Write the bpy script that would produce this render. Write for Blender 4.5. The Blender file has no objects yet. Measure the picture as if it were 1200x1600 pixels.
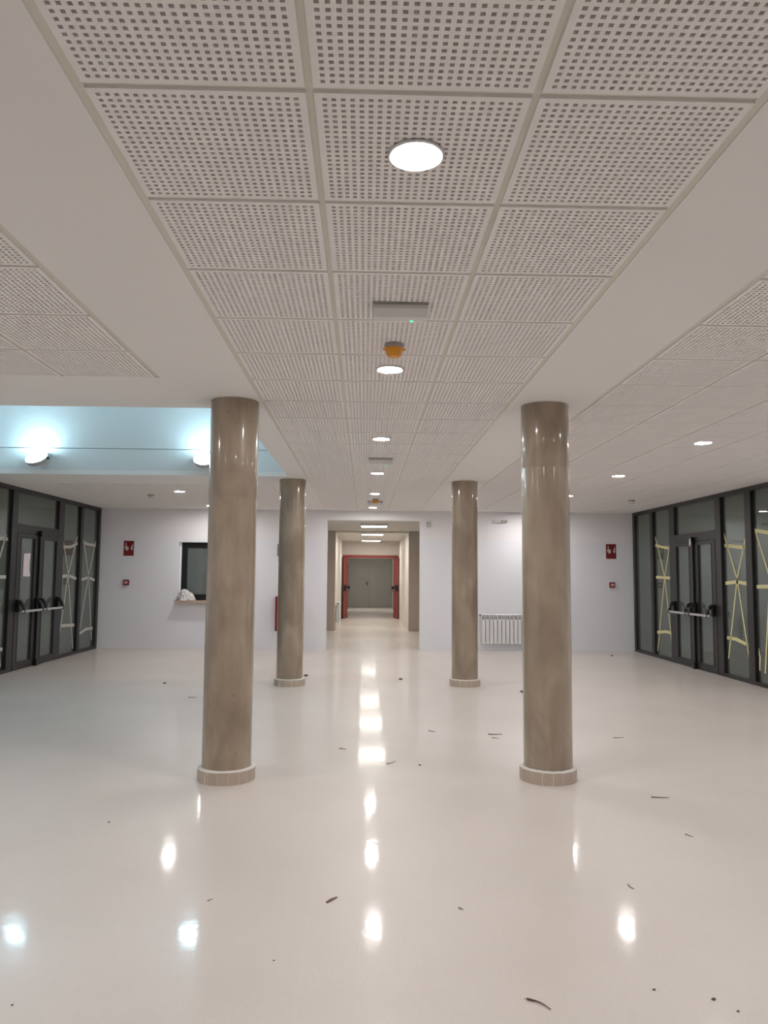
import bpy, bmesh, math, random
from mathutils import Vector, Matrix, noise
random.seed(4)
S = bpy.context.scene
C = S.collection
# ------------------------------------------------------------------ camera
HC = 1.4446
PITCH, YAW, ROLL, FPX = 0.08275, 0.02440, 0.00787, 1192.5
cp, sp, cy, sy = math.cos(PITCH), math.sin(PITCH), math.cos(YAW), math.sin(YAW)
fw = Vector((sy*cp, cy*cp, sp)); rt = Vector((cy, -sy, 0)); up = rt.cross(fw)
r2 = rt*math.cos(ROLL) + up*math.sin(ROLL); u2 = -rt*math.sin(ROLL) + up*math.cos(ROLL)
cam = bpy.data.cameras.new('camera'); co = bpy.data.objects.new('camera', cam); C.objects.link(co)
cam.sensor_fit = 'VERTICAL'; cam.sensor_height = 36.0; cam.lens = FPX/1600*36
cam.clip_start = 0.05; cam.clip_end = 200
M = Matrix((r2, u2, -fw)).transposed().to_4x4(); M.translation = Vector((0, 0, HC)); co.matrix_world = M
S.camera = co
# ------------------------------------------------------------------ world, exposure
w = bpy.data.worlds.new('night'); S.world = w; w.use_nodes = True
w.node_tree.nodes['Background'].inputs[0].default_value = (0.05, 0.06, 0.08, 1)
w.node_tree.nodes['Background'].inputs[1].default_value = 0.25
S.view_settings.view_transform = 'Standard'; S.view_settings.look = 'None'
S.view_settings.gamma = 1; S.view_settings.use_curve_mapping = False
S.view_settings.exposure = 0.0
DOWNLIGHT = 318.0      # radiance of the round diffusers
PANEL = 27.0           # radiance of the square corridor panels
FLOOD = 120.0
H = 2.712              # ceiling height
XL, XR, YF, YB = -5.17, 5.32, 15.0, -4.5   # side walls, far wall, wall behind the camera

# ------------------------------------------------------------------ materials
def L(c): return tuple((v/12.92 if v <= .04045 else ((v+.055)/1.055)**2.4) for v in [k/255 for k in c])
def mat(name, rgb, rough=.5, metal=0, coat=0, coat_r=.05, spec=.5, var=0, vscale=3, bump=0, bscale=60, stretch=None, emit=0):
    m = bpy.data.materials.new(name); m.use_nodes = True; n = m.node_tree.nodes; l = m.node_tree.links
    b = n['Principled BSDF']; c = L(rgb)
    b.inputs['Base Color'].default_value = (*c, 1); b.inputs['Roughness'].default_value = rough
    b.inputs['Metallic'].default_value = metal; b.inputs['Coat Weight'].default_value = coat
    b.inputs['Coat Roughness'].default_value = coat_r; b.inputs['Specular IOR Level'].default_value = spec
    tc = n.new('ShaderNodeTexCoord'); src = tc.outputs['Object']
    if stretch:
        mp = n.new('ShaderNodeMapping'); mp.inputs['Scale'].default_value = stretch; l.new(src, mp.inputs[0]); src = mp.outputs[0]
    if var:
        t = n.new('ShaderNodeTexNoise'); t.inputs['Scale'].default_value = vscale; t.inputs['Detail'].default_value = 5
        l.new(src, t.inputs['Vector'])
        r = n.new('ShaderNodeMapRange'); r.inputs[1].default_value = .3; r.inputs[2].default_value = .7
        r.inputs[3].default_value = 1-var; r.inputs[4].default_value = 1+var; l.new(t.outputs[0], r.inputs[0])
        mx = n.new('ShaderNodeVectorMath'); mx.operation = 'SCALE'; mx.inputs[0].default_value = c
        l.new(r.outputs[0], mx.inputs['Scale']); l.new(mx.outputs[0], b.inputs['Base Color'])
    if bump:
        t = n.new('ShaderNodeTexNoise'); t.inputs['Scale'].default_value = bscale; t.inputs['Detail'].default_value = 3
        l.new(src, t.inputs['Vector']); bp = n.new('ShaderNodeBump'); bp.inputs['Strength'].default_value = bump
        bp.inputs['Distance'].default_value = .002; l.new(t.outputs[0], bp.inputs['Height']); l.new(bp.outputs[0], b.inputs['Normal'])
    if emit:
        b.inputs['Emission Color'].default_value = (*c, 1); b.inputs['Emission Strength'].default_value = emit
    return m
def emat(name, col, strength):
    m = bpy.data.materials.new(name); m.use_nodes = True; n = m.node_tree.nodes; n.clear()
    e = n.new('ShaderNodeEmission'); e.inputs[0].default_value = (*col, 1); e.inputs[1].default_value = strength
    o = n.new('ShaderNodeOutputMaterial'); m.node_tree.links.new(e.outputs[0], o.inputs[0]); return m

WARM = (1.0, .972, .948); COLD = (.54, .85, 1.0)
PLASTER = mat('ceiling_plaster', (240, 237, 234), .85, var=.012, vscale=1.2)
TILE = mat('tile_board', (243, 239, 236), .75)
FLEECE = mat('acoustic_fleece', (150, 132, 124), .95)
TBAR = mat('grid_bar', (222, 217, 205), .55)
WHITEP = mat('white_plastic', (215, 212, 210), .4)
GREYP = mat('grey_plastic', (170, 165, 160), .45)
ORANGE = mat('orange_plastic', (228, 152, 30), .4)
BLACKM = mat('anthracite_aluminium', (40, 38, 39), .42, var=.04, vscale=8)
BLACK = mat('black_plastic', (14, 14, 15), .35)
RUBBER = mat('black_gasket', (20, 20, 21), .6)
ALU = mat('brushed_aluminium', (205, 203, 206), .35, metal=.6)
RADW = mat('radiator_enamel', (232, 232, 234), .35)
RADIN = mat('radiator_grille', (120, 120, 126), .5)
RED = mat('sign_red', (122, 20, 28), .4)
SIGNW = mat('sign_white', (205, 198, 190), .5)
SIGNP = mat('sign_pale_print', (150, 60, 62), .5)
REDD = mat('red_door_paint', (158, 66, 62), .45, var=.03)
DKRED = mat('dark_door_edge', (58, 26, 26), .5)
GREYD = mat('grey_door_paint', (152, 152, 148), .5)
WOOD = mat('pale_wood', (194, 168, 148), .5, var=.08, vscale=4, stretch=(2, 20, 20))
CLOTH = mat('white_cloth', (226, 224, 224), .9, bump=.3, bscale=80)
PAPER = mat('white_paper', (232, 222, 226), .8)
TAPEW = mat('whitish_tape', (196, 196, 186), .7)
TAPEY = mat('yellowish_tape', (226, 220, 168), .7)
TWIG = mat('twig_bark', (116, 88, 72), .8, var=.2, vscale=60)
LEAF = mat('dry_leaf', (120, 92, 74), .8, var=.15, vscale=60)
DIRT = mat('dirt_crumb', (92, 82, 74), .9)
GROUT = mat('white_grout', (226, 222, 216), .8, bump=.5, bscale=120)
PLTILE = mat('terrazzo_plinth', (190, 174, 159), .45, var=.05, vscale=30)
WELL = mat('well_paint', (222, 226, 226), .6)
EXTG = mat('outdoor_paving', (110, 108, 104), .9, var=.1)
EXTW = mat('outdoor_render', (205, 206, 202), .9)
DL = emat('downlight_glow', WARM, DOWNLIGHT)
PL = emat('panel_glow', (1.0, .95, .86), PANEL)
FLL = emat('flood_glow', COLD, FLOOD)
FLF = emat('flood_front_glow', (.72, .93, 1.0), 45)
GREEN = emat('green_led', (.15, 1.0, .55), 1.2)

def wall_mat():
    # white wall with a dado of slightly different paint below 2.13 m
    m = mat('wall_paint', (226, 226, 232), .6); n = m.node_tree.nodes; l = m.node_tree.links; b = n['Principled BSDF']
    g = n.new('ShaderNodeNewGeometry'); s = n.new('ShaderNodeSeparateXYZ'); l.new(g.outputs['Position'], s.inputs[0])
    t = n.new('ShaderNodeMath'); t.operation = 'LESS_THAN'; t.inputs[1].default_value = 2.13; l.new(s.outputs[2], t.inputs[0])
    mx = n.new('ShaderNodeMix'); mx.data_type = 'RGBA'; mx.inputs[6].default_value = (*L((243, 241, 244)), 1); mx.inputs[7].default_value = (*L((239, 240, 246)), 1)
    l.new(t.outputs[0], mx.inputs[0]); l.new(mx.outputs[2], b.inputs['Base Color'])
    r = n.new('ShaderNodeMapRange'); r.inputs[3].default_value = .75; r.inputs[4].default_value = .42; l.new(t.outputs[0], r.inputs[0]); l.new(r.outputs[0], b.inputs['Roughness'])
    return m
WALL = wall_mat()
CWALL = mat('corridor_wall_paint', (226, 222, 216), .6)
TAUPE = mat('shade_toned_dado', (190, 175, 166), .6)  # dado colour taken darker, with the shade on these faces put into it
GREIGE = mat('greige_paint', (186, 180, 172), .6)

def floor_mat():
    m = bpy.data.materials.new('polished_terrazzo'); m.use_nodes = True; n = m.node_tree.nodes; l = m.node_tree.links
    b = n['Principled BSDF']; g = n.new('ShaderNodeNewGeometry'); P = g.outputs['Position']
    base = n.new('ShaderNodeTexNoise'); base.inputs['Scale'].default_value = .8; base.inputs['Detail'].default_value = 6; l.new(P, base.inputs['Vector'])
    cr = n.new('ShaderNodeValToRGB'); cr.color_ramp.elements[0].position = .3; cr.color_ramp.elements[1].position = .72
    cr.color_ramp.elements[0].color = (*L((212, 203, 196)), 1); cr.color_ramp.elements[1].color = (*L((221, 213, 207)), 1)
    l.new(base.outputs[0], cr.inputs[0])
    v = n.new('ShaderNodeTexVoronoi'); v.inputs['Scale'].default_value = 140; l.new(P, v.inputs['Vector'])
    sr = n.new('ShaderNodeMapRange'); sr.inputs[3].default_value = .965; sr.inputs[4].default_value = 1.02; l.new(v.outputs['Color'], sr.inputs[0])
    # faint pale joint lines running along the hall
    s = n.new('ShaderNodeSeparateXYZ'); l.new(P, s.inputs[0])
    a = n.new('ShaderNodeMath'); a.operation = 'ADD'; a.inputs[1].default_value = .22; l.new(s.outputs[0], a.inputs[0])
    md = n.new('ShaderNodeMath'); md.operation = 'PINGPONG'; md.inputs[1].default_value = .39; l.new(a.outputs[0], md.inputs[0])
    lt = n.new('ShaderNodeMath'); lt.operation = 'LESS_THAN'; lt.inputs[1].default_value = .0016; l.new(md.outputs[0], lt.inputs[0])
    ml = n.new('ShaderNodeMath'); ml.operation = 'MULTIPLY_ADD'; ml.inputs[1].default_value = .035; l.new(lt.outputs[0], ml.inputs[0]); l.new(sr.outputs[0], ml.inputs[2])
    sc = n.new('ShaderNodeVectorMath'); sc.operation = 'SCALE'; l.new(cr.outputs[0], sc.inputs[0]); l.new(ml.outputs[0], sc.inputs['Scale'])
    l.new(sc.outputs[0], b.inputs['Base Color'])
    rn = n.new('ShaderNodeTexNoise'); rn.inputs['Scale'].default_value = 2.2; rn.inputs['Detail'].default_value = 8; l.new(P, rn.inputs['Vector'])
    rr = n.new('ShaderNodeMapRange'); rr.inputs[1].default_value = 0; rr.inputs[2].default_value = 1; rr.inputs[3].default_value = .38; rr.inputs[4].default_value = .52
    l.new(rn.outputs[0], rr.inputs[0]); l.new(rr.outputs[0], b.inputs['Roughness'])
    b.inputs['Coat Weight'].default_value = .34; b.inputs['Coat IOR'].default_value = 1.45
    r3 = n.new('ShaderNodeMapRange'); r3.inputs[1].default_value = 0; r3.inputs[2].default_value = 1; r3.inputs[3].default_value = .05; r3.inputs[4].default_value = .11
    l.new(rn.outputs[0], r3.inputs[0]); l.new(r3.outputs[0], b.inputs['Coat Roughness'])
    bn = n.new('ShaderNodeTexNoise'); bn.inputs['Scale'].default_value = 8; bn.inputs['Detail'].default_value = 4; l.new(P, bn.inputs['Vector'])
    bp = n.new('ShaderNodeBump'); bp.inputs['Strength'].default_value = .16; bp.inputs['Distance'].default_value = .004; l.new(bn.outputs[0], bp.inputs['Height'])
    l.new(bp.outputs[0], b.inputs['Normal']); l.new(bp.outputs[0], b.inputs['Coat Normal'])
    return m
FLOOR = floor_mat()

def column_mat(name, lo, hi):
    m = bpy.data.materials.new(name); m.use_nodes = True; n = m.node_tree.nodes; l = m.node_tree.links
    b = n['Principled BSDF']; tc = n.new('ShaderNodeTexCoord'); oi = n.new('ShaderNodeObjectInfo')
    ad = n.new('ShaderNodeVectorMath'); l.new(tc.outputs['Object'], ad.inputs[0]); cx = n.new('ShaderNodeCombineXYZ')
    k = n.new('ShaderNodeMath'); k.operation = 'MULTIPLY'; k.inputs[1].default_value = 30; l.new(oi.outputs['Random'], k.inputs[0]); l.new(k.outputs[0], cx.inputs[2]); l.new(cx.outputs[0], ad.inputs[1])
    mp = n.new('ShaderNodeMapping'); mp.inputs['Scale'].default_value = (1, 1, .38); l.new(ad.outputs[0], mp.inputs[0])
    t = n.new('ShaderNodeTexNoise'); t.inputs['Scale'].default_value = 4.5; t.inputs['Detail'].default_value = 7; t.inputs['Distortion'].default_value = .6; l.new(mp.outputs[0], t.inputs['Vector'])
    cr = n.new('ShaderNodeValToRGB'); cr.color_ramp.elements[0].position = .34; cr.color_ramp.elements[1].position = .68
    cr.color_ramp.elements[0].color = (*L(lo), 1); cr.color_ramp.elements[1].color = (*L(hi), 1); l.new(t.outputs[0], cr.inputs[0])
    mp2 = n.new('ShaderNodeMapping'); mp2.inputs['Scale'].default_value = (22, 22, 1.2); l.new(ad.outputs[0], mp2.inputs[0])
    t2 = n.new('ShaderNodeTexNoise'); t2.inputs['Scale'].default_value = 1; t2.inputs['Detail'].default_value = 3; l.new(mp2.outputs[0], t2.inputs['Vector'])
    r = n.new('ShaderNodeMapRange'); r.inputs[1].default_value = .3; r.inputs[2].default_value = .7; r.inputs[3].default_value = .93; r.inputs[4].default_value = 1.06; l.new(t2.outputs[0], r.inputs[0])
    # small dark pinholes
    v = n.new('ShaderNodeTexVoronoi'); v.inputs['Scale'].default_value = 7; l.new(ad.outputs[0], v.inputs['Vector'])
    pr = n.new('ShaderNodeMapRange'); pr.inputs[1].default_value = .03; pr.inputs[2].default_value = .06; pr.inputs[3].default_value = .6; pr.inputs[4].default_value = 1; l.new(v.outputs['Distance'], pr.inputs[0])
    mm = n.new('ShaderNodeMath'); mm.operation = 'MULTIPLY'; l.new(r.outputs[0], mm.inputs[0]); l.new(pr.outputs[0], mm.inputs[1])
    sc = n.new('ShaderNodeVectorMath'); sc.operation = 'SCALE'; l.new(cr.outputs[0], sc.inputs[0]); l.new(mm.outputs[0], sc.inputs['Scale']); l.new(sc.outputs[0], b.inputs['Base Color'])
    b.inputs['Roughness'].default_value = .38; b.inputs['Coat Weight'].default_value = .8; b.inputs['Coat Roughness'].default_value = .09
    bp = n.new('ShaderNodeBump'); bp.inputs['Strength'].default_value = .15; bp.inputs['Distance'].default_value = .003; l.new(t2.outputs[0], bp.inputs['Height']); l.new(bp.outputs[0], b.inputs['Coat Normal'])
    return m
CONC = column_mat('varnished_concrete', (138, 121, 102), (173, 156, 136))

def glass_mat():
    m = bpy.data.materials.new('window_glass'); m.use_nodes = True; n = m.node_tree.nodes; l = m.node_tree.links; n.clear()
    fr = n.new('ShaderNodeFresnel'); fr.inputs[0].default_value = 2.0
    tr = n.new('ShaderNodeBsdfTransparent'); tr.inputs[0].default_value = (.80, .86, .83, 1)
    gl = n.new('ShaderNodeBsdfGlossy'); gl.inputs['Roughness'].default_value = .015; gl.inputs[0].default_value = (.88, .95, .92, 1)
    mx = n.new('ShaderNodeMixShader'); l.new(fr.outputs[0], mx.inputs[0]); l.new(tr.outputs[0], mx.inputs[1]); l.new(gl.outputs[0], mx.inputs[2])
    df = n.new('ShaderNodeBsdfDiffuse'); df.inputs[0].default_value = (*L((168, 172, 166)), 1)   # pale haze put into the glass to brighten the panes
    m2 = n.new('ShaderNodeMixShader'); m2.inputs[0].default_value = .20; l.new(mx.outputs[0], m2.inputs[1]); l.new(df.outputs[0], m2.inputs[2])
    o = n.new('ShaderNodeOutputMaterial'); l.new(m2.outputs[0], o.inputs[0]); return m
GLASS = glass_mat()

# ------------------------------------------------------------------ mesh helpers
class MB:
    def __init__(s): s.v = []; s.f = []
    def box(s, a, b):
        x0, x1 = sorted((a[0], b[0])); y0, y1 = sorted((a[1], b[1])); z0, z1 = sorted((a[2], b[2])); i = len(s.v)
        s.v += [(x0,y0,z0),(x1,y0,z0),(x1,y1,z0),(x0,y1,z0),(x0,y0,z1),(x1,y0,z1),(x1,y1,z1),(x0,y1,z1)]
        s.f += [tuple(i+k for k in q) for q in ((3,2,1,0),(4,5,6,7),(0,1,5,4),(1,2,6,5),(2,3,7,6),(3,0,4,7))]; return s
    def lathe(s, prof, seg=32, c=(0,0,0), cap=True):   # prof: list (r,z)
        i0 = len(s.v)
        for r, z in prof:
            for k in range(seg):
                a = 2*math.pi*k/seg; s.v.append((c[0]+r*math.cos(a), c[1]+r*math.sin(a), c[2]+z))
        for j in range(len(prof)-1):
            for k in range(seg):
                a = i0+j*seg+k; b = i0+j*seg+(k+1) % seg; s.f.append((a, b, b+seg, a+seg))
        if cap:
            s.f.append(tuple(i0+k for k in reversed(range(seg)))); s.f.append(tuple(i0+(len(prof)-1)*seg+k for k in range(seg)))
        return s
    def tube(s, pts, rad, seg=6):
        pts = [Vector(p) for p in pts]; i0 = len(s.v)
        if not isinstance(rad, (list, tuple)): rad = [rad]*len(pts)
        for j, p in enumerate(pts):
            d = (pts[min(j+1, len(pts)-1)]-pts[max(j-1, 0)]).normalized()
            a = d.cross(Vector((0,0,1)) if abs(d.z) < .9 else Vector((1,0,0))).normalized(); b = d.cross(a)
            for k in range(seg):
                t = 2*math.pi*k/seg; q = p+(a*math.cos(t)+b*math.sin(t))*rad[j]; s.v.append(tuple(q))
        for j in range(len(pts)-1):
            for k in range(seg):
                a = i0+j*seg+k; b = i0+j*seg+(k+1) % seg; s.f.append((a, b, b+seg, a+seg))
        s.f.append(tuple(i0+k for k in range(seg))); s.f.append(tuple(i0+(len(pts)-1)*seg+k for k in reversed(range(seg)))); return s
    def prism(s, poly, n0, n1, axis='y'):   # poly of (a,b) extruded along axis between n0 and n1
        def P(a, b, n): return {'y': (a, n, b), 'x': (n, a, b), 'z': (a, b, n)}[axis]
        i = len(s.v); k = len(poly); s.v += [P(a, b, n0) for a, b in poly]+[P(a, b, n1) for a, b in poly]
        s.f.append(tuple(range(i, i+k))); s.f.append(tuple(range(i+2*k-1, i+k-1, -1)))
        for j in range(k): s.f.append((i+j, i+(j+1) % k, i+k+(j+1) % k, i+k+j))
        return s
    def mesh(s, name, m, smooth=False, bevel=0):
        me = bpy.data.meshes.new(name); me.from_pydata(s.v, [], s.f)
        bm = bmesh.new(); bm.from_mesh(me); bmesh.ops.recalc_face_normals(bm, faces=bm.faces)
        if bevel: bmesh.ops.bevel(bm, geom=[e for e in bm.edges if e.calc_face_angle(0) > .5], offset=bevel, segments=2, affect='EDGES', profile=.6)
        if smooth:
            for f in bm.faces: f.smooth = True
            for e in bm.edges:
                if len(e.link_faces) == 2 and e.calc_face_angle(0) > .6: e.smooth = False
        bm.to_mesh(me); bm.free(); me.materials.append(m); return me
    def obj(s, name, m, parent=None, loc=None, **k):
        o = bpy.data.objects.new(name, s.mesh(name, m, **k)); C.objects.link(o)
        if parent: o.parent = parent
        if loc: o.location = loc
        return o
def link(name, me, parent=None, loc=(0,0,0), rz=0):
    o = bpy.data.objects.new(name, me); C.objects.link(o); o.parent = parent; o.location = loc; o.rotation_euler = (0,0,rz); return o
def tag(o, label, cat, group=None):
    o['label'] = label; o['category'] = cat
    if group: o['group'] = group
    return o
def thing(name, label, cat, loc=(0,0,0), group=None, rz=0):
    o = bpy.data.objects.new(name, None); C.objects.link(o); o.location = loc; o.rotation_euler = (0,0,rz); return tag(o, label, cat, group)
def struct(o, label=None):
    o['kind'] = 'structure'
    if label: o['label'] = label
    return o
def sthing(name, loc=(0,0,0), label=None):
    o = bpy.data.objects.new(name, None); C.objects.link(o); o.location = loc; return struct(o, label)

# ------------------------------------------------------------------ structure: floor and walls
struct(MB().box((-7.5, YB-.2, -.12), (8, 38, 0)).obj('floor', FLOOR), 'polished pale beige terrazzo floor with light reflections')

wf = MB()
def wall_cells(mb, xs, zs, holes, y0, y1):
    for i in range(len(xs)-1):
        for j in range(len(zs)-1):
            cx, cz = (xs[i]+xs[i+1])/2, (zs[j]+zs[j+1])/2
            if any(h[0] < cx < h[1] and h[2] < cz < h[3] for h in holes): continue
            mb.box((xs[i], y0, zs[j]), (xs[i+1], y1, zs[j+1]))
DX0, DX1, DZ = -.745, 1.085, 2.522
WX0, WX1, WZ0, WZ1 = -3.63, -2.42, .88, 2.06
wall_cells(wf, [XL-.2, WX0, WX1, DX0, DX1, XR+.2], [0, WZ0, WZ1, DZ, H+.1], [(DX0, DX1, 0, DZ), (WX0, WX1, WZ0, WZ1)], YF, YF+.22)
struct(wf.obj('wall_far', WALL), 'white far wall with counter window and corridor opening')
for nm, x, s in (('wall_left', XL, -1), ('wall_right', XR, 1)):
    struct(MB().box((x, YB, 0), (x+s*.2, 9.5, H+.1)).obj(nm, WALL), 'white side wall before the glazed screen')
struct(MB().box((XL-.2, YB-.2, 0), (XR+.2, YB, H+.1)).obj('wall_behind', WALL), 'white wall closing the hall behind')

# ceiling plaster with openings for the tile fields and the skylight well
fields = {'main': (-.758, 3, .107, 24), 'right': (1.66, 5, .107, 24), 'left_near': (-4.36, 5, .107, 8), 'left_far': (-4.36, 5, 10.907, 6)}
rects = []
for k, (x0, nx, y0, ny) in fields.items(): rects.append((x0-.018, x0+nx*.6+.018, y0-.018, y0+ny*.6+.018))
rects[2] = (-4.378, -1.342, .089, 4.90)
SKY = (XL, -1.013, 5.80, 9.86)
holes = rects+[SKY]
xs = sorted({XL-.2, XR+.2, XL}|{v for r in holes for v in r[:2]}); ys = sorted({YB-.2, YF+.1}|{v for r in holes for v in r[2:]})
cb = MB()
for i in range(len(xs)-1):
    j = 0
    while j < len(ys)-1:
        cx = (xs[i]+xs[i+1])/2
        solid = lambda q: not any(h[0] < cx < h[1] and h[2] < (ys[q]+ys[q+1])/2 < h[3] for h in holes)
        if not solid(j): j += 1; continue
        e = j
        while e+1 < len(ys)-1 and solid(e+1): e += 1
        cb.box((xs[i], ys[j], H), (xs[i+1], ys[e+1], H+.06)); j = e+1
ceiling = struct(cb.obj('ceiling', PLASTER), 'plain plaster ceiling around the perforated tile fields')

# perforated tile: one shared mesh, 22 x 22 square holes, fleece behind
def tile_mesh():
    n = 22; p = .025; hs = .0062; half = .289; t = .012; drop = 0
    g = [-half]
    for k in range(n):
        c = (k-(n-1)/2)*p; g += [c-hs, c+hs]
    g.append(half); N = len(g); v = []; f = []
    for y in g:
        for x in g: v.append((x, y, 0))
    def up_(i): return i+N*N
    v += [(x, y, t) for (x, y, _) in v]
    for j in range(N-1):
        for i in range(N-1):
            a = j*N+i; q = (a, a+N, a+N+1, a+1)
            if i % 2 == 1 and j % 2 == 1:
                e = [(a, a+1), (a+1, a+N+1), (a+N+1, a+N), (a+N, a)]
                for s1, s2 in e: f.append((s1, s2, up_(s2), up_(s1)))
            else: f.append(q)
    for k in range(N-1):  # outer edge
        f += [(k+1, k, up_(k), up_(k+1)), ((N-1)*N+k, (N-1)*N+k+1, up_((N-1)*N+k+1), up_((N-1)*N+k)),
              (k*N, (k+1)*N, up_((k+1)*N), up_(k*N)), ((k+1)*N+N-1, k*N+N-1, up_(k*N+N-1), up_((k+1)*N+N-1))]
    nf = len(f); i = len(v)
    v += [(-half, -half, t), (half, -half, t), (half, half, t), (-half, half, t)]; f.append((i, i+3, i+2, i+1))
    me = bpy.data.meshes.new('ceiling_tile'); me.from_pydata(v, [], f); me.materials.append(TILE); me.materials.append(FLEECE)
    me.polygons[nf].material_index = 1; return me
TM = tile_mesh()
LIGHTS = [(.142, 2.2+2.4*k, 'm') for k in range(0, 6)]+[(3.16, 2.2+2.4*k, 'r') for k in range(-1, 6)]+[(-2.86, 2.2, 'l'), (-2.86, -.2, 'l'), (-2.86, 4.6, 'l'), (-2.86, 11.75, 'f'), (-2.86, 14.15, 'f')]
labels = {'main': 'three-wide central strip of square-perforated white ceiling tiles', 'right': 'field of perforated white ceiling tiles above the right side',
          'left_near': 'field of perforated white ceiling tiles at left, before the skylight', 'left_far': 'field of perforated white tiles at left behind the skylight'}
for k, (x0, nx, y0, ny) in fields.items():
    root = thing('tiled_ceiling_field', labels[k], 'ceiling', (x0, y0, H))
    for j in range(ny):
        for i in range(nx):
            link('ceiling_tile', TM, root, ((i+.5)*.6, (j+.5)*.6, -.002))
    X1, Y1 = nx*.6, ny*.6; T = .0125
    for i in range(1, nx): MB().box((i*.6-T, 0, .007), (i*.6+T, Y1, .011)).obj('long_grid_bar', TBAR, root)
    cm = MB().box((0, -T, .0075), (X1, T, .0108)).mesh('cross_grid_bar', TBAR)
    for j in range(1, ny): link('cross_grid_bar', cm, root, (0, j*.6, 0))
    e = .018
    g = MB().box((-e, -e, .004), (.012, Y1+e, .009)).box((X1-.012, -e, .004), (X1+e, Y1+e, .009)).box((.012, -e, .004), (X1-.012, .012, .009)).box((.012, Y1-.012, .004), (X1-.012, Y1+e, .009))
    g.obj('edge_trim', TBAR, root)

# skylight well
sx0, sx1, sy0, sy1 = SKY; ZT = 4.05
wl = MB().box((sx0, sy1, H+.061), (sx1, sy1+.1, 3.045)).box((sx0, sy1, 3.055), (sx1, sy1+.1, ZT)).box((sx0, sy1+.02, 3.045), (sx1, sy1+.1, 3.055))
struct(wl.obj('wall_well_far', WELL), 'pale blue lit upstand at the far side of the skylight well')
struct(MB().box((sx0, sy0-.1, H+.06), (sx1, sy0, ZT)).obj('wall_well_near', WELL)); struct(MB().box((sx1, sy0-.1, H+.06), (sx1+.1, sy1+.1, ZT)).obj('wall_well_right', WELL))
struct(MB().box((sx0-.1, sy0-.1, H+.06), (sx0, sy1+.1, ZT)).obj('wall_well_left', WELL)); struct(MB().box((sx0-.1, sy0-.1, ZT), (sx1+.1, sy1+.1, ZT+.1)).obj('ceiling_well', WELL))
# two wall floodlights inside the well
def flood(x, label, tilt):
    t = thing('floodlight', label, 'floodlight', (x, sy1, 2.90), 'floodlights on the skylight upstand')
    MB().box((-.03, -.05, -.02), (.03, 0, .04)).obj('wall_bracket', GREYP, t)
    ca, sa = math.cos(.70), math.sin(.70)
    def tl(mb):   # tip the head so that its lens looks up and into the hall
        mb.v = [(vx, -.135+vy*ca-vz*sa*1, vy*-sa*-1+vz*ca+vx*tilt) for vx, vy, vz in mb.v]
        return mb
    tl(MB().lathe([(.06, -.075), (.11, -.06), (.132, -.02), (.134, .004), (.127, .006)], 32)).obj('housing', GREYP, t, smooth=True)
    tl(MB().lathe([(.126, .004), (.122, .016), (.09, .030), (.05, .038), (.01, .040)], 32)).obj('lens', FLL, t, smooth=True)
    MB().tube([(.0, -.02, .0), (.0, -.09, -.03)], .012, 8).obj('arm', GREYP, t)
    MB().box((.135, -.15, -.02), (.16, -.125, .015)).obj('cable_gland', BLACK, t)
    return t
flood(-4.19, 'bright cold wall floodlight in the skylight well, the one nearer the left edge', .12)
flood(-2.07, 'bright cold wall floodlight in the skylight well, touching the front left column', -.05)

# ------------------------------------------------------------------ corridor beyond the opening
CH = 2.60; FY = 20.0; CX0, CX1 = -.775, 1.15; RY = 26.3; GY = 34.6
struct(MB().box((-3.2, YF+.22, CH), (3.6, FY+.1, CH+.08)).box((CX0-.3, FY+.1, CH), (CX1+.3, GY, CH+.08)).obj('ceiling_corridor', CWALL), 'white corridor ceiling')
struct(MB().box((-3.3, YF+.22, 0), (-3.2, FY, CH)).obj('wall_lobby_left', CWALL)); struct(MB().box((3.6, YF+.22, 0), (3.7, FY, CH)).obj('wall_lobby_right', CWALL))
for nm, a, b, z, lab in (('wall_face_left', -3.2, CX0, 2.10, 'wall face with shade-toned dado left of the narrower corridor'), ('wall_face_right', CX1, 3.6, 2.07, 'wall face with shade-toned dado right of the narrower corridor')):
    o = struct(MB().box((a, FY, z), (b, FY+.15, CH)).obj(nm, GREIGE), lab)
    MB().box((a, FY-.006, 0), (b, FY+.15, z)).obj('dado_panel', TAUPE, o)
struct(MB().box((CX0-.12, FY+.15, 0), (CX0, RY, CH)).obj('wall_corridor_left', CWALL)); struct(MB().box((CX1, FY+.15, 0), (CX1+.12, RY, CH)).obj('wall_corridor_right', CWALL))
struct(MB().box((CX0, FY, CH-.05), (CX1, FY+.15, CH)).obj('trim_1', CWALL), 'shallow downstand where the corridor narrows')
FX0, FX1, FZ = -.765, 1.14, 2.13
w2 = MB(); wall_cells(w2, [CX0-.2, FX0+.02, FX1-.02, CX1+.2], [0, FZ-.02, CH], [(FX0+.02, FX1-.02, 0, FZ-.02)], RY, RY+.15)
struct(w2.obj('wall_corridor_end', CWALL), 'white wall above the red door frame')
struct(MB().box((CX0-.12, RY+.15, 0), (CX0, GY, CH)).obj('wall_passage_left', CWALL)); struct(MB().box((CX1+.1, RY+.15, 0), (CX1+.22, GY, CH)).obj('wall_passage_right', CWALL))
struct(MB().box((CX0-.12, GY+.06, 0), (CX1+.22, GY+.2, CH)).box((CX0-.12, GY, 2.19), (CX1+.22, GY+.06, CH)).obj('wall_passage_end', CWALL))
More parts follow.
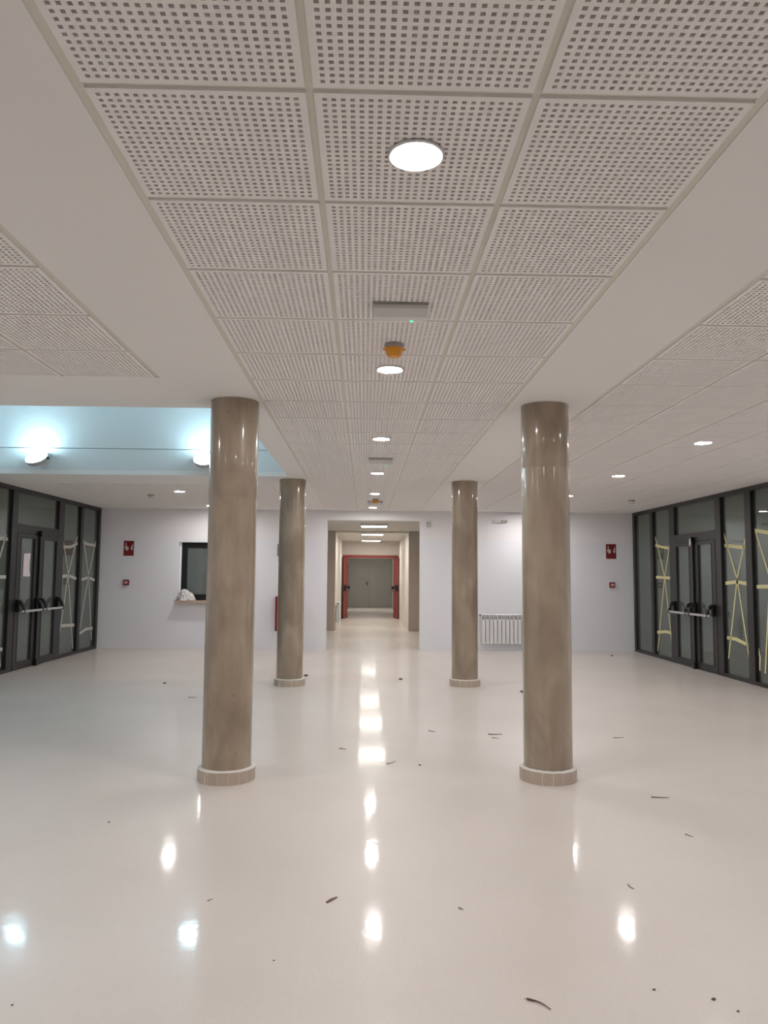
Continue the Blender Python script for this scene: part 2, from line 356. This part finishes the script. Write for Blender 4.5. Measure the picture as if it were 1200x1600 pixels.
# red double door standing open
d = sthing('door_1', (0, RY, 0), 'open red double door at the end of the corridor')
MB().box((FX0, -.03, 0), (-.575, .17, FZ)).box((.985, -.03, 0), (FX1, .17, FZ)).box((-.575, -.03, 2.035), (.985, .17, FZ)).obj('door_frame', REDD, d)
for s, hx, ex in ((1, -.578, -.70), (-1, .988, 1.112)):
    P = [(hx, -.035), (ex, -.80), (ex-s*.055, -.792), (hx-s*.055, -.035)]
    lf = MB().prism(P, .01, 2.03, 'z').obj('door_leaf', REDD, d)
    lf['label'] = 'red leaf open towards the left wall' if s > 0 else 'red leaf open towards the right wall'
    MB().prism([(ex-s*.002, -.803), (ex-s*.003, -.801), (ex-s*.062, -.793), (ex-s*.060, -.797)], .01, 2.03, 'z').obj('dark_edge_strip', DKRED, lf)
    q = lambda u: (hx+(ex-hx)*u, -.035-.765*u)
    for u, z in ((.93, 1.12), (.12, 1.07)):
        x, y = q(u); MB().box((x+s*.0, y-.05, .92), (x+s*.09, y+.05, z)).obj('bar_housing', BLACK, lf, bevel=.01)
    xa, ya = q(.93); xb, yb = q(.12)
    MB().tube([(xa+s*.08, ya, .96), (xb+s*.08, yb, .96)], .014, 8).obj('panic_bar', ALU, lf)
    for u, z in ((.03, .2), (.03, 1.9)):
        x, y = q(u); MB().box((x, y-.03, z-.05), (x+s*.02, y+.03, z+.05)).obj('hinge', ALU, lf)
d = sthing('door_2', (0, GY, 0), 'closed grey metal double door at the far end')
for a, b in ((-.735, .218), (.224, 1.13)):
    lf = MB().box((a, -.02, .01), (b, .06, 2.15)).obj('door_leaf', GREYD, d, bevel=.004)
    MB().box(((a+b)/2-.15, -.06, 2.08), ((a+b)/2+.15, -.02, 2.13)).obj('door_closer', GREYP, lf)
    if a < 0: MB().box((.10, -.035, .98), (.14, -.02, 1.16)).box((.0, -.07, 1.08), (.13, -.05, 1.105)).box((.105, -.07, 1.08), (.13, -.02, 1.105)).obj('lever_handle', BLACK, lf)
MB().box((-.775, -.01, 0), (-.735, .06, 2.19)).box((1.13, -.01, 0), (1.25, .06, 2.19)).box((-.735, -.01, 2.15), (1.13, .06, 2.19)).obj('door_frame', GREYD, d)

# ceiling light panels
for y, lab in ((17.4, 'square light panel in the corridor ceiling, nearest one'), (21.0, 'square light panel in the corridor ceiling, middle one'), (24.7, 'square light panel in the corridor ceiling, farthest one'), (32.2, 'added unseen light panel beyond the red doors')):  # last panel is unseen, added to brighten the passage and grey door
    t = thing('light_panel', lab, 'ceiling light', (.2, y, CH), 'corridor light panels')
    MB().box((-.31, -.31, -.05), (-.29, .31, 0)).box((.29, -.31, -.05), (.31, .31, 0)).box((-.29, -.31, -.05), (.29, -.29, 0)).box((-.29, .29, -.05), (.29, .31, 0)).obj('frame', WHITEP, t)
    MB().box((-.29, -.29, -.045), (.29, .29, -.02)).obj('diffuser', PL, t)

# downlights
ringm = MB().lathe([(.072, 0), (.084, -.001), (.086, -.006), (.080, -.010), (.072, -.007), (.072, 0)], 40, cap=False).mesh('ring', WHITEP, smooth=True)
difm = MB().lathe([(.072, -.006), (.071, -.003)], 40).mesh('diffuser', DL)
dn = {('m', 2): 'round ceiling downlight nearest the camera, in the central strip',
      ('m', 4): 'round downlight in the central strip just behind the near orange detector', ('m', 7): 'third round downlight of the central strip',
      ('m', 9): 'round downlight in the central strip just behind the second emergency light', ('m', 11): 'round downlight in the central strip just before the far orange detector',
      ('m', 14): 'last round downlight of the central strip, just before the far wall',
      ('r', 6): 'nearest visible round downlight in the right ceiling', ('r', 7): 'nearest visible round downlight in the right ceiling', ('r', 9): 'round downlight in the right ceiling, right of the front right column', ('r', 11): 'small round downlight at the right edge of the front right column',
      ('r', 14): 'round downlight in the right ceiling hidden behind the front right column', ('f', 11): 'round downlight above the counter window, behind the skylight', ('f', 14): 'round downlight peeking beside the front left column, nearest the far wall'}
for x, y, k in LIGHTS:
    off = {('r', 0): 'round downlight behind the camera, right side', ('r', 2): 'round downlight right of the camera, beyond the photograph',
           ('r', 4): 'round downlight right of the front columns, beyond the photograph', ('l', 0): 'round downlight behind the camera, left side',
           ('l', 2): 'round downlight left of the camera, beyond the photograph', ('l', 4): 'round downlight in the left tile field, beyond the photograph'}
    lab = dn.get((k, int(y))) or off[(k, int(y))]
    t = thing('downlight', lab, 'ceiling light', (x, y, H-.002 if k != 'l' or y > 0 else H), 'round ceiling downlights')
    link('ring', ringm, t); link('diffuser', difm, t)

# emergency lights, detectors
def emergency(x, y, label):
    t = thing('emergency_light', label, 'emergency light', (x, y, H-.002), 'emergency lights under the central strip')
    MB().box((-.13, -.055, -.008), (.13, .06, 0)).obj('back_plate', GREYP, t)
    MB().prism([(-.05, -.008), (-.055, -.03), (-.02, -.062), (.04, -.062), (.055, -.04), (.055, -.008)], -.128, .128, 'x').obj('housing', WHITEP, t, bevel=.004)
    MB().lathe([(.009, 0), (.008, -.004)], 12, c=(.055, .028, -.0625)).obj('indicator_led', GREEN, t)
emergency(.155, 3.50, 'white box emergency light with a green LED, between the first two downlights')
emergency(.161, 8.22, 'grey box emergency light between the third and fourth downlights')
emergency(.163, 13.04, 'farthest box emergency light, just behind the far orange detector')
def detector(x, y, label, orange):
    t = thing('smoke_detector', label, 'smoke detector', (x, y, H-.002))
    MB().lathe([(.052, 0), (.054, -.012), (.052, -.024), (.047, -.026)], 32).obj('base', GREYP, t, smooth=True)
    if orange:
        MB().lathe([(.0505, -.020), (.051, -.030), (.036, -.068), (.032, -.071)], 32).obj('dust_cap', ORANGE, t, smooth=True)
        MB().box((-.061, -.01, -.032), (-.046, .01, -.026)).obj('cap_tab', ORANGE, t); MB().box((.046, -.01, -.034), (.063, .01, -.028)).obj('cap_tab', ORANGE, t)
    else:
        MB().lathe([(.047, -.024), (.045, -.034), (.033, -.050), (.018, -.054)], 32).obj('sensor_head', WHITEP, t, smooth=True)
detector(.148, 4.10, 'smoke detector with orange dust cap, near one', True)
detector(.168, 12.65, 'smoke detector with orange dust cap, far one near the end wall', True)
detector(-3.45, 12.3, 'pale smoke detector on the left ceiling near the far wall', False)
detector(4.38, 12.4, 'pale smoke detector on the right ceiling near the far wall', False)

# ------------------------------------------------------------------ columns
CR = .1735
def column(x, y, label, label2, seam):
    t = thing('round_column', label, 'column', (x, y, 0), 'varnished concrete columns')
    prof = [(CR+.0, .02), (CR, .9), (CR-.001, seam-.02), (CR-.001, seam-.004), (CR+.0012, seam+.004), (CR+.0012, seam+.3), (CR+.001, H-.03), (CR+.001, H-.001)]
    sh = MB().lathe(prof, 96).obj('shaft', CONC, t, smooth=True)
    n = 17; ri, ro = .178, .203
    for k in range(n):
        a0 = 2*math.pi*k/n+.011+x; a1 = 2*math.pi*(k+1)/n-.011+x; q = 4; jt = random.uniform(-.0012, .0012)
        poly = [((ro+jt)*math.cos(a0+(a1-a0)*i/q), (ro+jt)*math.sin(a0+(a1-a0)*i/q)) for i in range(q+1)]+[(ri*math.cos(a1-(a1-a0)*i/q), ri*math.sin(a1-(a1-a0)*i/q)) for i in range(q+1)]
        MB().prism(poly, 0, .084+jt, 'z').obj('plinth_tile', PLTILE, t)
    pr = MB(); seg = 60; i0 = 0
    for r, z in ((.2015, .002), (.2015, .080), (.201, .0855), (.190, .0905), (CR+.002, .094)):
        for k in range(seg):
            a = 2*math.pi*k/seg; wob = 1+.006*noise.noise(Vector((math.cos(a)*6+x, math.sin(a)*6, z*20)))
            pr.v.append((r*wob*math.cos(a), r*wob*math.sin(a), z+(.003*noise.noise(Vector((math.cos(a)*9, math.sin(a)*9, x))) if z > .085 else 0)))
    for j in range(4):
        for k in range(seg): pr.f.append((j*seg+k, j*seg+(k+1) % seg, (j+1)*seg+(k+1) % seg, (j+1)*seg+k))
    pr.obj('grout_ring', GROUT, t, smooth=True)
column(-.969, 5.58, 'front left round concrete column, brown varnished, hiding part of the counter window', '', 2.0)
column(1.330, 5.587, 'front right round concrete column, brown varnished, hiding part of the radiator', '', 2.25)
column(-.977, 10.21, 'back left round concrete column, thinner in view, left of the corridor', '', 1.62)
column(1.338, 10.235, 'back right round concrete column, thinner in view, right of the corridor', '', 2.2)

# ------------------------------------------------------------------ glazed screens
def ribbon(pts, wdt, x, off, parent, m):
    mb = MB(); P = [Vector((0, y, z)) for y, z in pts]
    # resample with slight sag
    Q = []
    for j in range(len(P)-1):
        for k in range(4):
            t = k/4; q = P[j].lerp(P[j+1], t); Q.append(q)
    Q.append(P[-1]); n = len(Q)
    for j, q in enumerate(Q):
        dd = (Q[min(j+1, n-1)]-Q[max(j-1, 0)]).normalized(); nn = Vector((0, -dd.z, dd.y))
        for sx in (0, .0012):
            for s in (-1, 1):
                v = q+nn*s*wdt/2; mb.v.append((x+off*(1+sx*800 if sx else 1), v.y, v.z))
    for j in range(n-1):
        a = j*4; b = a+4
        mb.f += [(a, a+1, b+1, b), (a+2, b+2, b+3, a+3), (a, b, b+2, a+2), (a+1, a+3, b+3, b+1)]
    mb.f += [(0, 2, 3, 1), ((n-1)*4, (n-1)*4+1, (n-1)*4+3, (n-1)*4+2)]
    return mb.obj('masking_tape', m, parent)
TH = .06
def screen(side, x, idx):
    s = -1 if side == 'left' else 1        # outward direction; inner face of the frame at x
    root = sthing('window_%d' % idx, (0, 0, 0), 'dark aluminium glazed screen along the %s side' % side)
    xi, xo = x-s*.02, x+s*TH
    def fr(nm, y0, y1, z0, z1, a=xi, b=xo, m=BLACKM): return MB().box((a, y0, z0), (b, y1, z1)).obj(nm, m, root, bevel=.004)
    fr('top_rail', 9.5, 14.99, 2.65, H); fr('bottom_rail', 9.5, 11.42, 0, .05); fr('bottom_rail', 12.97, 14.99, 0, .05)
    fr('mullion', 14.88, 14.99, .05, 2.65); fr('mullion', 13.95, 14.08, .05, 2.65); fr('mullion', 12.96, 13.18, .05, 2.65)
    fr('mullion', 11.25, 11.43, .05, 2.65); fr('mullion', 10.35, 10.52, .05, 2.65); fr('mullion', 9.5, 9.62, .05, 2.65)
    # thin beads on each mullion edge, a little deeper
    bd = MB()
    for y in (13.93, 14.10, 13.20, 12.94, 11.23, 11.45, 10.33, 10.54): bd.box((x+s*.012, y-.012, .05), (xo, y+.012, 2.65))
    bd.obj('glazing_bead', RUBBER, root)
    panes = [(14.08, 14.88), (13.18, 13.95), (10.52, 11.25), (9.62, 10.35)]
    for a, b in panes: MB().box((x+s*.022, a, .05), (x+s*.030, b, 2.65)).obj('pane', GLASS, root)
    MB().box((x+s*.022, 11.43, 2.17), (x+s*.030, 12.96, 2.65)).obj('pane', GLASS, root)['label'] = 'wide pane over the double door'
    T = TAPEW if s < 0 else TAPEY
    if s < 0:
        strips = [([(13.21, 1.885), (13.60, 1.90), (13.935, 1.976)], .05), ([(13.2, 1.374), (13.55, 1.40), (13.93, 1.34)], .05), ([(13.2, .545), (13.93, .515)], .05),
                  ([(13.237, 2.056), (13.537, 1.42), (13.89, .10)], .03), ([(13.90, 2.10), (13.537, 1.42), (13.20, .13)], .03),
                  ([(14.12, 2.03), (14.4, 1.98), (14.85, 1.975)], .05), ([(14.11, 1.31), (14.5, 1.36), (14.86, 1.31)], .05), ([(14.13, .33), (14.5, .40), (14.86, .395)], .05),
                  ([(14.2, 2.06), (14.53, 1.405), (14.81, .18)], .03), ([(14.84, 2.05), (14.53, 1.405), (14.13, .25)], .03),
                  ([(10.54, 1.92), (11.23, 1.925)], .05), ([(10.54, 1.378), (11.22, 1.378)], .05), ([(10.54, .36), (11.23, .345)], .05),
                  ([(11.16, 1.99), (10.88, 1.40), (10.60, .12)], .03), ([(10.6, 1.99), (10.88, 1.40), (11.17, .1)], .03)]
    else:
        strips = [([(13.935, 2.035), (13.6, 1.99), (13.21, 1.95)], .05), ([(13.94, 1.451), (13.22, 1.436)], .05), ([(13.93, .447), (13.5, .49), (13.20, .48)], .05),
                  ([(13.92, 2.19), (13.514, 1.456), (13.205, .06)], .03), ([(13.243, 2.06), (13.514, 1.456), (13.92, .11)], .03),
                  ([(11.24, 1.928), (10.55, 1.868)], .05), ([(11.24, 1.366), (10.86, 1.39), (10.54, 1.365)], .05), ([(11.24, .569), (10.95, .57), (10.54, .507)], .05),
                  ([(11.24, 2.12), (10.862, 1.43), (10.52, .08)], .03), ([(10.58, 2.02), (10.862, 1.43), (11.19, .27)], .03),
                  ([(10.34, 2.10), (9.63, 2.0)], .05), ([(10.34, 1.328), (9.63, 1.345)], .05), ([(10.33, .50), (10.29, .38), (10.31, .2)], .035),
                  ([(10.30, 2.08), (9.976, 1.45), (9.66, .3)], .03), ([(9.66, 2.0), (9.976, 1.45), (10.17, .18)], .03)]
    for p, wd in strips: ribbon(p, wd, x+s*.022, -s*.0012, root, T)
    # double door
    dr = sthing('door_%d' % (3 if s < 0 else 4), (0, 0, 0), 'dark framed glass double door with panic bars, %s side' % side)
    MB().box((x-s*.02, 11.432, 2.03), (xo, 12.958, 2.17)).obj('door_head', BLACKM, dr, bevel=.004)
    for (a, b, ga, gb, near) in ((11.435, 12.19, 11.56, 12.04, 1), (12.20, 12.955, 12.37, 12.88, 0)):
        f = MB(); xa, xb = x-s*.025, x+s*.03
        f.box((xa, a, .012), (xb, ga, 2.025)).box((xa, gb, .012), (xb, b, 2.025)).box((xa, ga, .012), (xb, gb, .115)).box((xa, ga, 1.965), (xb, gb, 2.025))
        lf = f.obj('door_leaf', BLACKM, dr); lf['label'] = 'near leaf' if near else 'far leaf'
        MB().box((x-s*.002, ga, .115), (x+s*.006, gb, 1.965)).obj('pane', GLASS, lf)
        g = MB()
        for yy in (ga, gb): g.box((xa-s*.002, yy-.012, .10), (xa+s*.006, yy+.012, 1.98))
        g.obj('glazing_bead', RUBBER, lf)
        # panic bar with a curved black arm and housing at each end
        ba, bb = (a+.0, b-.03) if near else (a+.02, b+.02)
        xbar = x-s*.14
        MB().box((xbar-.012, ba, .853), (xbar+.012, bb, .888)).obj('panic_bar', ALU, lf, bevel=.008)
        for yy in (ba+.06, bb-.03):
            MB().box((xa, yy-.035, .86), (xa-s*.05, yy+.035, 1.045)).obj('bar_housing', BLACK, lf, bevel=.012)
            arm = [(xa-s*.02, yy, 1.02), (xa-s*.05, yy, 1.015), (xa-s*.08, yy, .985), (xa-s*.105, yy, .93), (xbar, yy, .862), (xbar, yy, .842)]
            MB().tube(arm, [.027, .030, .028, .025, .022, .016], 8).obj('bar_arm', BLACK, lf, smooth=True)
    mr = MB().box((x-s*.055, 12.165, 0), (x-s*.025, 12.215, 2.05)).obj('centre_post', BLACK, dr, bevel=.006)
    MB().box((x-s*.075, 12.15, 0), (x-s*.025, 12.235, .11)).obj('foot_block', BLACK, mr, bevel=.006)
    MB().lathe([(.0, 0), (.045, 0), (.045, .05), (.0, .05)], 20, cap=False).obj('post_cap', BLACK, mr, loc=(x-s*.03, 12.19, 2.055)).rotation_euler = (0, -s*math.pi/2, 0)
    if s > 0:
        MB().prism([(12.17, 1.96), (12.205, 1.95), (12.20, 2.03), (12.18, 2.075), (12.15, 2.07), (12.145, 1.99)], x-.09, x-.082, 'x').obj('white_seal', PAPER, mr)
        mr.children[-1]['label'] = 'torn white sticker at the top of the centre post'
    else:
        pm = MB(); x0 = x-s*.004
        pp = [(11.70, 1.73), (11.93, 1.74), (11.91, 1.60), (11.915, 1.48), (11.955, 1.385), (11.70, 1.385)]
        pm.prism(pp, x+.006, x+.008, 'x'); o = pm.obj('paper_notice', PAPER, dr); o['label'] = 'blank white sheet stuck on the glass'
    return root
screen('left', XL, 1); screen('right', XR, 2)
for s, x, nm in ((-1, XL, 'left'), (1, XR, 'right')):
    struct(MB().box((x+s*.06, 9.3, 2.72), (x+s*2.1, 15.4, 2.85)).obj('ceiling_porch_%s' % nm, EXTW), 'porch slab outside the glazing')
    struct(MB().box((x+s*1.9, 8.0, -.1), (x+s*2.05, 16.4, 2.85)).box((x+s*.3, 15.3, 0), (x+s*1.9, 15.4, 2.72)).obj('wall_porch_%s' % nm, EXTW), 'added unseen outside wall across the porch')  # unseen porch walls, made pale and close to brighten the panes

# ------------------------------------------------------------------ counter window in the far wall
wn = sthing('window_3', (0, YF, 0), 'black framed counter window')
yb = .09
f = MB().box((WX0+.035, yb, .93), (WX0+.145, yb+.06, WZ1)).box((WX1-.11, yb, .93), (WX1, yb+.06, WZ1)).box((WX0+.145, yb, WZ1-.11), (WX1-.11, yb+.06, WZ1)).box((WX0+.145, yb, .93), (WX1-.11, yb+.06, 1.045))
f.obj('window_frame', BLACK, wn, bevel=.004)
MB().box((WX0+.0, yb, .93), (WX0+.035, yb+.1, WZ1)).obj('plaster_reveal', WALL, wn)
MB().box((WX0+.145, yb+.025, 1.045), (WX1-.11, yb+.032, WZ1-.11)).obj('pane', GLASS, wn)
ct = tag(MB().box((WX0+.002, YF-.002, .885), (WX1-.002, YF+.088, .928)).box((WX0-.035, YF-.14, .885), (WX1+.03, YF-.002, .928)).obj('counter', WOOD, bevel=.004), 'pale wooden counter board under the black framed window', 'counter')
struct(MB().box((WX0-1, YF+2.4, 0), (WX1+1, YF+2.5, H)).box((WX0-1.1, YF+.22, 0), (WX0-1, YF+2.5, H)).box((WX1+1, YF+.22, 0), (WX1+1.0+.05, YF+2.5, H)).box((WX0-1.1, YF+.22, H-.02), (WX1+1.05, YF+2.5, H+.08)).obj('wall_office', mat('office_paint', (215, 218, 218), .8)), 'dim room behind the counter window')
# cloth heap
bm = bmesh.new(); bmesh.ops.create_icosphere(bm, subdivisions=5, radius=1)
for v in bm.verts:
    p = v.co.copy(); n1 = noise.noise(p*1.4+Vector((3, 1, 7))); ridge = abs(noise.noise(Vector((p.x*2.2+p.z*1.5, p.y*2.2, p.z*5-p.x*2))+Vector((9, 2, 5))))
    r = 1.08+.40*n1-.62*ridge
    x_, y_, z_ = p.x*.165*r, p.y*.105*r, max(p.z, -.15)*.175*r*(1-.45*max(0, p.x))
    v.co = Vector((x_, y_, z_+.026))
    if v.co.z < .002: v.co.z = .002; v.co.x *= 1.08; v.co.y *= 1.08
me = bpy.data.meshes.new('cloth'); bm.to_mesh(me); bm.free(); me.materials.append(CLOTH)
for p in me.polygons: p.use_smooth = True
cl = link('cloth', me, None, (-3.45, YF-.028, .926)); tag(cl, 'crumpled white cloth heaped on the left end of the wooden counter', 'cloth')

# ------------------------------------------------------------------ radiators
def radiator(label, loc, n, rz, pitch=.0785, z0=.14, z1=.712):
    t = thing('radiator', label, 'radiator', loc, None, rz)
    w = pitch; sec = MB().box((.004, -.012, z0), (w-.003, 0, z1-.125)).box((.004, -.080, z0+.02), (w-.003, -.012, z0+.05))
    h = z1-z0
    m = MB().box((.007, -.095, z0), (w-.007, -.083, z1-.115)).box((w/2-.012, -.083, z0+.03), (w/2+.012, -.02, z1-.02)).box((.003, -.028, z0+.02), (w-.003, -.02, z1-.04))
    m.prism([(-.095, z1-.115), (-.083, z1-.115), (-.083, z1-.105)], .003, w-.003, 'x')
    m.prism([(-.092, z1-.022), (-.080, z1-.004), (-.030, z1), (-.020, z1-.012), (-.020, z1-.022)], .003, w-.003, 'x')
    m.box((.003, -.092, z1-.115), (.014, -.02, z1-.022)).box((w-.014, -.092, z1-.115), (w-.003, -.02, z1-.022))
    sm = m.mesh('radiator_section', RADW)
    gm = MB().box((.014, -.060, z1-.115), (w-.014, -.055, z1-.022)).box((w/2-.004, -.088, z1-.115), (w/2+.004, -.060, z1-.022)).mesh('grille', RADIN)
    for k in range(n):
        a = link('radiator_section', sm, t, (k*w, 0, 0)); link('grille', gm, a)
    for z in (z1-.05, z0+.05): MB().tube([(-.02, -.05, z), (n*w+.02, -.05, z)], .014, 8).obj('header_tube', RADW, t)
    MB().tube([(-.035, -.05, z1-.03), (-.01, -.05, z1-.03)], .018, 8).obj('valve', BLACK, t)
    MB().tube([(n*w+.03, -.05, z0+.05), (n*w+.03, -.05, .0)], .009, 8).tube([(n*w+.0, -.05, z0+.05), (n*w+.035, -.05, z0+.05)], .012, 8).obj('supply_pipe', RADW, t)
    for q in (.1, n*w-.13): MB().box((q, -.03, z1-.15), (q+.03, .01, z1-.1)).obj('bracket', RADW, t)
radiator('white aluminium radiator on the far wall, right of the back right column', (2.275, YF-.012, 0), 13, 0)
radiator('white aluminium radiator in the corridor, fixed to its left wall', (CX0+.012, 20.45, 0), 8, math.pi/2)

# ------------------------------------------------------------------ signs and call points
def fire_sign(x0, x1, z0, z1, label):
    t = thing('fire_alarm_sign', label, 'sign', (x0, YF, z0)); W, Hh = x1-x0, z1-z0
    MB().box((0, -.006, 0), (W, 0, Hh)).obj('sign_board', RED, t)
    s = W/.2; y0, y1 = -.0075, -.006
    hand = [(.052, .105), (.088, .105), (.096, .13), (.099, .165), (.085, .185), (.062, .188), (.056, .18), (.054, .235), (.047, .262), (.038, .262), (.035, .235), (.036, .165), (.018, .182), (.010, .175), (.028, .145), (.04, .118)]
    MB().prism([(a*s, b*s) for a, b in hand], y0, y1).obj('hand_pictogram', SIGNW, t)
    MB().lathe([(.016*s, 0), (.016*s, .0015)], 16, cap=True).obj('button_pictogram', SIGNP, t, loc=(.042*s, -.006, .262*s)).rotation_euler = (math.pi/2, 0, 0)
    fl = [(.165, .108), (.178, .125), (.182, .15), (.174, .172), (.180, .185), (.186, .205), (.176, .228), (.168, .24), (.170, .215), (.160, .20), (.152, .185), (.146, .165), (.132, .162), (.143, .15), (.146, .13), (.152, .115)]
    MB().prism([(a*s, b*s) for a, b in fl], y0, y1).obj('flame_pictogram', SIGNW, t)
    p = MB()
    for zz, sp in ((.080, [(.02, .07), (.08, .175)]), (.050, [(.03, .05), (.06, .165)]), (.028, [(.02, .17)])):
        for a, b in sp: p.box((a*s, y0, zz*s), (b*s, y1, (zz+.007)*s))
    p.obj('printed_lines', SIGNP, t)
fire_sign(-4.70, -4.505, 1.785, 2.075, 'red fire alarm sign with pressing hand and flame, left of the counter window')
fire_sign(4.765, 4.965, 1.805, 2.095, 'red fire alarm sign with pressing hand and flame, beside the right glazing')
def call_point(x, z, label):
    t = thing('fire_call_point', label, 'fire alarm button', (x, YF, z))
    MB().box((-.052, -.05, -.052), (.052, 0, .052)).obj('housing', RED, t, bevel=.006)
    MB().box((-.034, -.054, -.026), (.032, -.05, .026)).obj('press_plate', mat('press_plate', (222, 170, 172), .4), t)
call_point(-4.62, 1.268, 'small red call point box under the left fire alarm sign')
call_point(4.871, 1.29, 'small red call point box under the right fire alarm sign')
t = thing('hose_cabinet', 'red fire hose cabinet mostly hidden behind the back left column', 'cabinet', (-1.72, YF, .36))
MB().box((0, -.16, 0), (.44, 0, .66)).obj('body', RED, t, bevel=.006)
MB().box((.03, -.172, .03), (.41, -.16, .63)).obj('door', mat('cabinet_door', (150, 30, 34), .35), t)
tag(MB().box((-1.715, YF-.008, 1.80), (-1.45, YF, 2.04)).obj('hose_sign', mat('brownish_sign', (116, 98, 94), .5)), 'small dull sign above the hose cabinet, peeking past the back left column', 'sign')
t = thing('wall_emergency_light', 'small twin spot emergency light high on the far wall above the radiator', 'emergency light', (2.67, YF, 2.52))
MB().box((-.14, -.05, -.03), (.02, 0, .03)).obj('body', WHITEP, t, bevel=.005)
for a in (.03, .10):
    MB().lathe([(.022, 0), (.032, .02), (.032, .05)], 16).obj('spot_head', GREYP, t, loc=(a, -.01, 0)).rotation_euler = (math.pi/2, 0, 0)
t = thing('wall_sensor', 'small white wall sensor high beside the corridor opening', 'sensor', (1.235, YF, 2.46))
MB().box((-.03, -.045, -.06), (.03, 0, .05)).obj('body', WHITEP, t, bevel=.006)
MB().box((-.025, -.055, .0), (.0, -.045, .035)).obj('lens', GREYP, t); MB().box((-.02, -.055, -.05), (.0, -.045, -.03)).obj('button', GREYP, t)

# ------------------------------------------------------------------ litter on the floor
def twig(p0, p1, r, label, fork=False, bend=.1, cat='twig'):
    a, b = Vector((*p0, 0)), Vector((*p1, 0)); n = (b-a).cross(Vector((0,0,1))); mid = (a+b)/2; ln = (b-a).length
    pts = []; rr = []
    for k in range(7):
        u = k/6; q = a.lerp(b, u)+n*bend*math.sin(math.pi*u)-mid; q.z = r*1.0+abs(math.sin(u*3))*r*.4; pts.append(q); rr.append(r*(1-.5*u))
    mb = MB().tube(pts, rr, 6)
    if fork: mb.tube([pts[2], pts[2]+(a-b)*.22+n*.12+Vector((0,0,r)), pts[2]+(a-b)*.34+n*.26+Vector((0,0,r*1.5))], [r*.5, r*.4, r*.25], 5)
    o = mb.obj('twig', TWIG, None, loc=(mid.x, mid.y, 0)); tag(o, label, cat, 'twigs and litter on the floor')
twig((.569, 2.73), (.635, 2.665), .0032, 'forked brown twig nearest the camera at the bottom of the floor', True, -.1)
twig((1.90, 5.12), (2.012, 5.106), .0038, 'straight dark twig on the floor right of the front right column')
twig((1.823, 4.40), (1.85, 4.356), .0026, 'short thin twig on the floor near the right edge')
twig((2.252, 6.971), (2.346, 6.972), .003, 'thin twig on the floor behind and right of the front right column')
twig((1.143, 7.094), (1.272, 7.096), .0048, 'long dark twig on the floor left of the front right column')
twig((1.155, 6.957), (1.214, 6.931), .003, 'small thin twig just in front of the long dark one')
twig((.612, 7.259), (.668, 7.20), .0038, 'thin curved twig on the floor in front of the back right column', bend=.15)
twig((-.199, 6.513), (-.140, 6.49), .0038, 'small dark twig on the floor right of the front left column')
twig((.181, 5.996), (.254, 6.098), .0026, 'slanting thin twig in the middle of the floor between the front columns', bend=.12)
twig((1.255, 3.70), (1.263, 3.645), .0028, 'tiny slanting twig in front of the front right column')
twig((.425, 3.452), (.441, 3.432), .0028, 'tiny brown twig on the near floor right of the bright light streak')
twig((-2.053, 9.138), (-1.957, 9.14), .004, 'dark thin twig on the floor left of the front left column')
twig((-.683, 3.53), (-.664, 3.55), .002, 'tiny twig on the near floor left of the brown leaf')
def crumb(x, y, r, label):
    bm = bmesh.new(); bmesh.ops.create_icosphere(bm, subdivisions=2, radius=r)
    for v in bm.verts:
        v.co *= 1+.35*noise.noise(v.co/r*1.5+Vector((x, y, 0))); v.co.z = v.co.z*.5+r*.45; v.co.x *= 1.4
    me = bpy.data.meshes.new('dirt_crumb'); bm.to_mesh(me); bm.free(); me.materials.append(DIRT)
    tag(link('dirt_crumb', me, None, (x, y, 0)), label, 'debris', 'twigs and litter on the floor')
crumb(.434, 5.959, .008, 'small dirt crumb on the floor between the front columns')
crumb(.512, 10.76, .022, 'dark crumb on the floor between the two back columns')
crumb(-2.626, 10.285, .017, 'dark crumb on the floor below the counter window')
crumb(-1.474, 4.611, .005, 'tiny crumb on the floor in front of the front left column')
crumb(1.03, 2.786, .0045, 'tiny crumb on the near right floor, nearest the column line')
crumb(1.213, 2.723, .006, 'dark crumb near the bottom right corner of the floor')
crumb(1.262, 2.65, .004, 'tiny crumb in the bottom right corner of the floor')
crumb(-.83, 11.1, .024, 'dark crumb on the floor beside the back left column base')
crumb(1.985, 9.66, .022, 'dark crumb at the left edge of the front right column, far behind it')
crumb(-1.166, 2.713, .0035, 'tiny crumb near the bottom left corner of the floor')
crumb(-.327, 3.003, .003, 'tiny crumb on the near floor below the brown leaf')
crumb(4.552, 14.083, .02, 'dark crumb on the floor before the right glazed screen')
# curled leaf
mb = MB(); n = 10
for j in range(n+1):
    u = j/n; wd = .0075*(.35+.65*math.sin(math.pi*min(1, u*.75+.25))) if u < .98 else .003
    for k in range(5):
        a = (k/4-.5)*2.2; mb.v.append((-.038+.076*u, wd*math.sin(a), .0015+wd*.55*(1-math.cos(a))+.002*math.sin(u*3)))
for j in range(n):
    for k in range(4): a = j*5+k; mb.f.append((a, a+1, a+6, a+5))
lf = mb.obj('dry_leaf', LEAF, None, loc=(-.132, 3.538, 0), smooth=True); lf.rotation_euler = (0, 0, math.atan2(.061, .046))
so = lf.modifiers.new('thick', 'SOLIDIFY'); so.thickness = .0008
tag(lf, 'curled brown dry leaf on the near floor left of the light streak', 'leaf', 'twigs and litter on the floor')
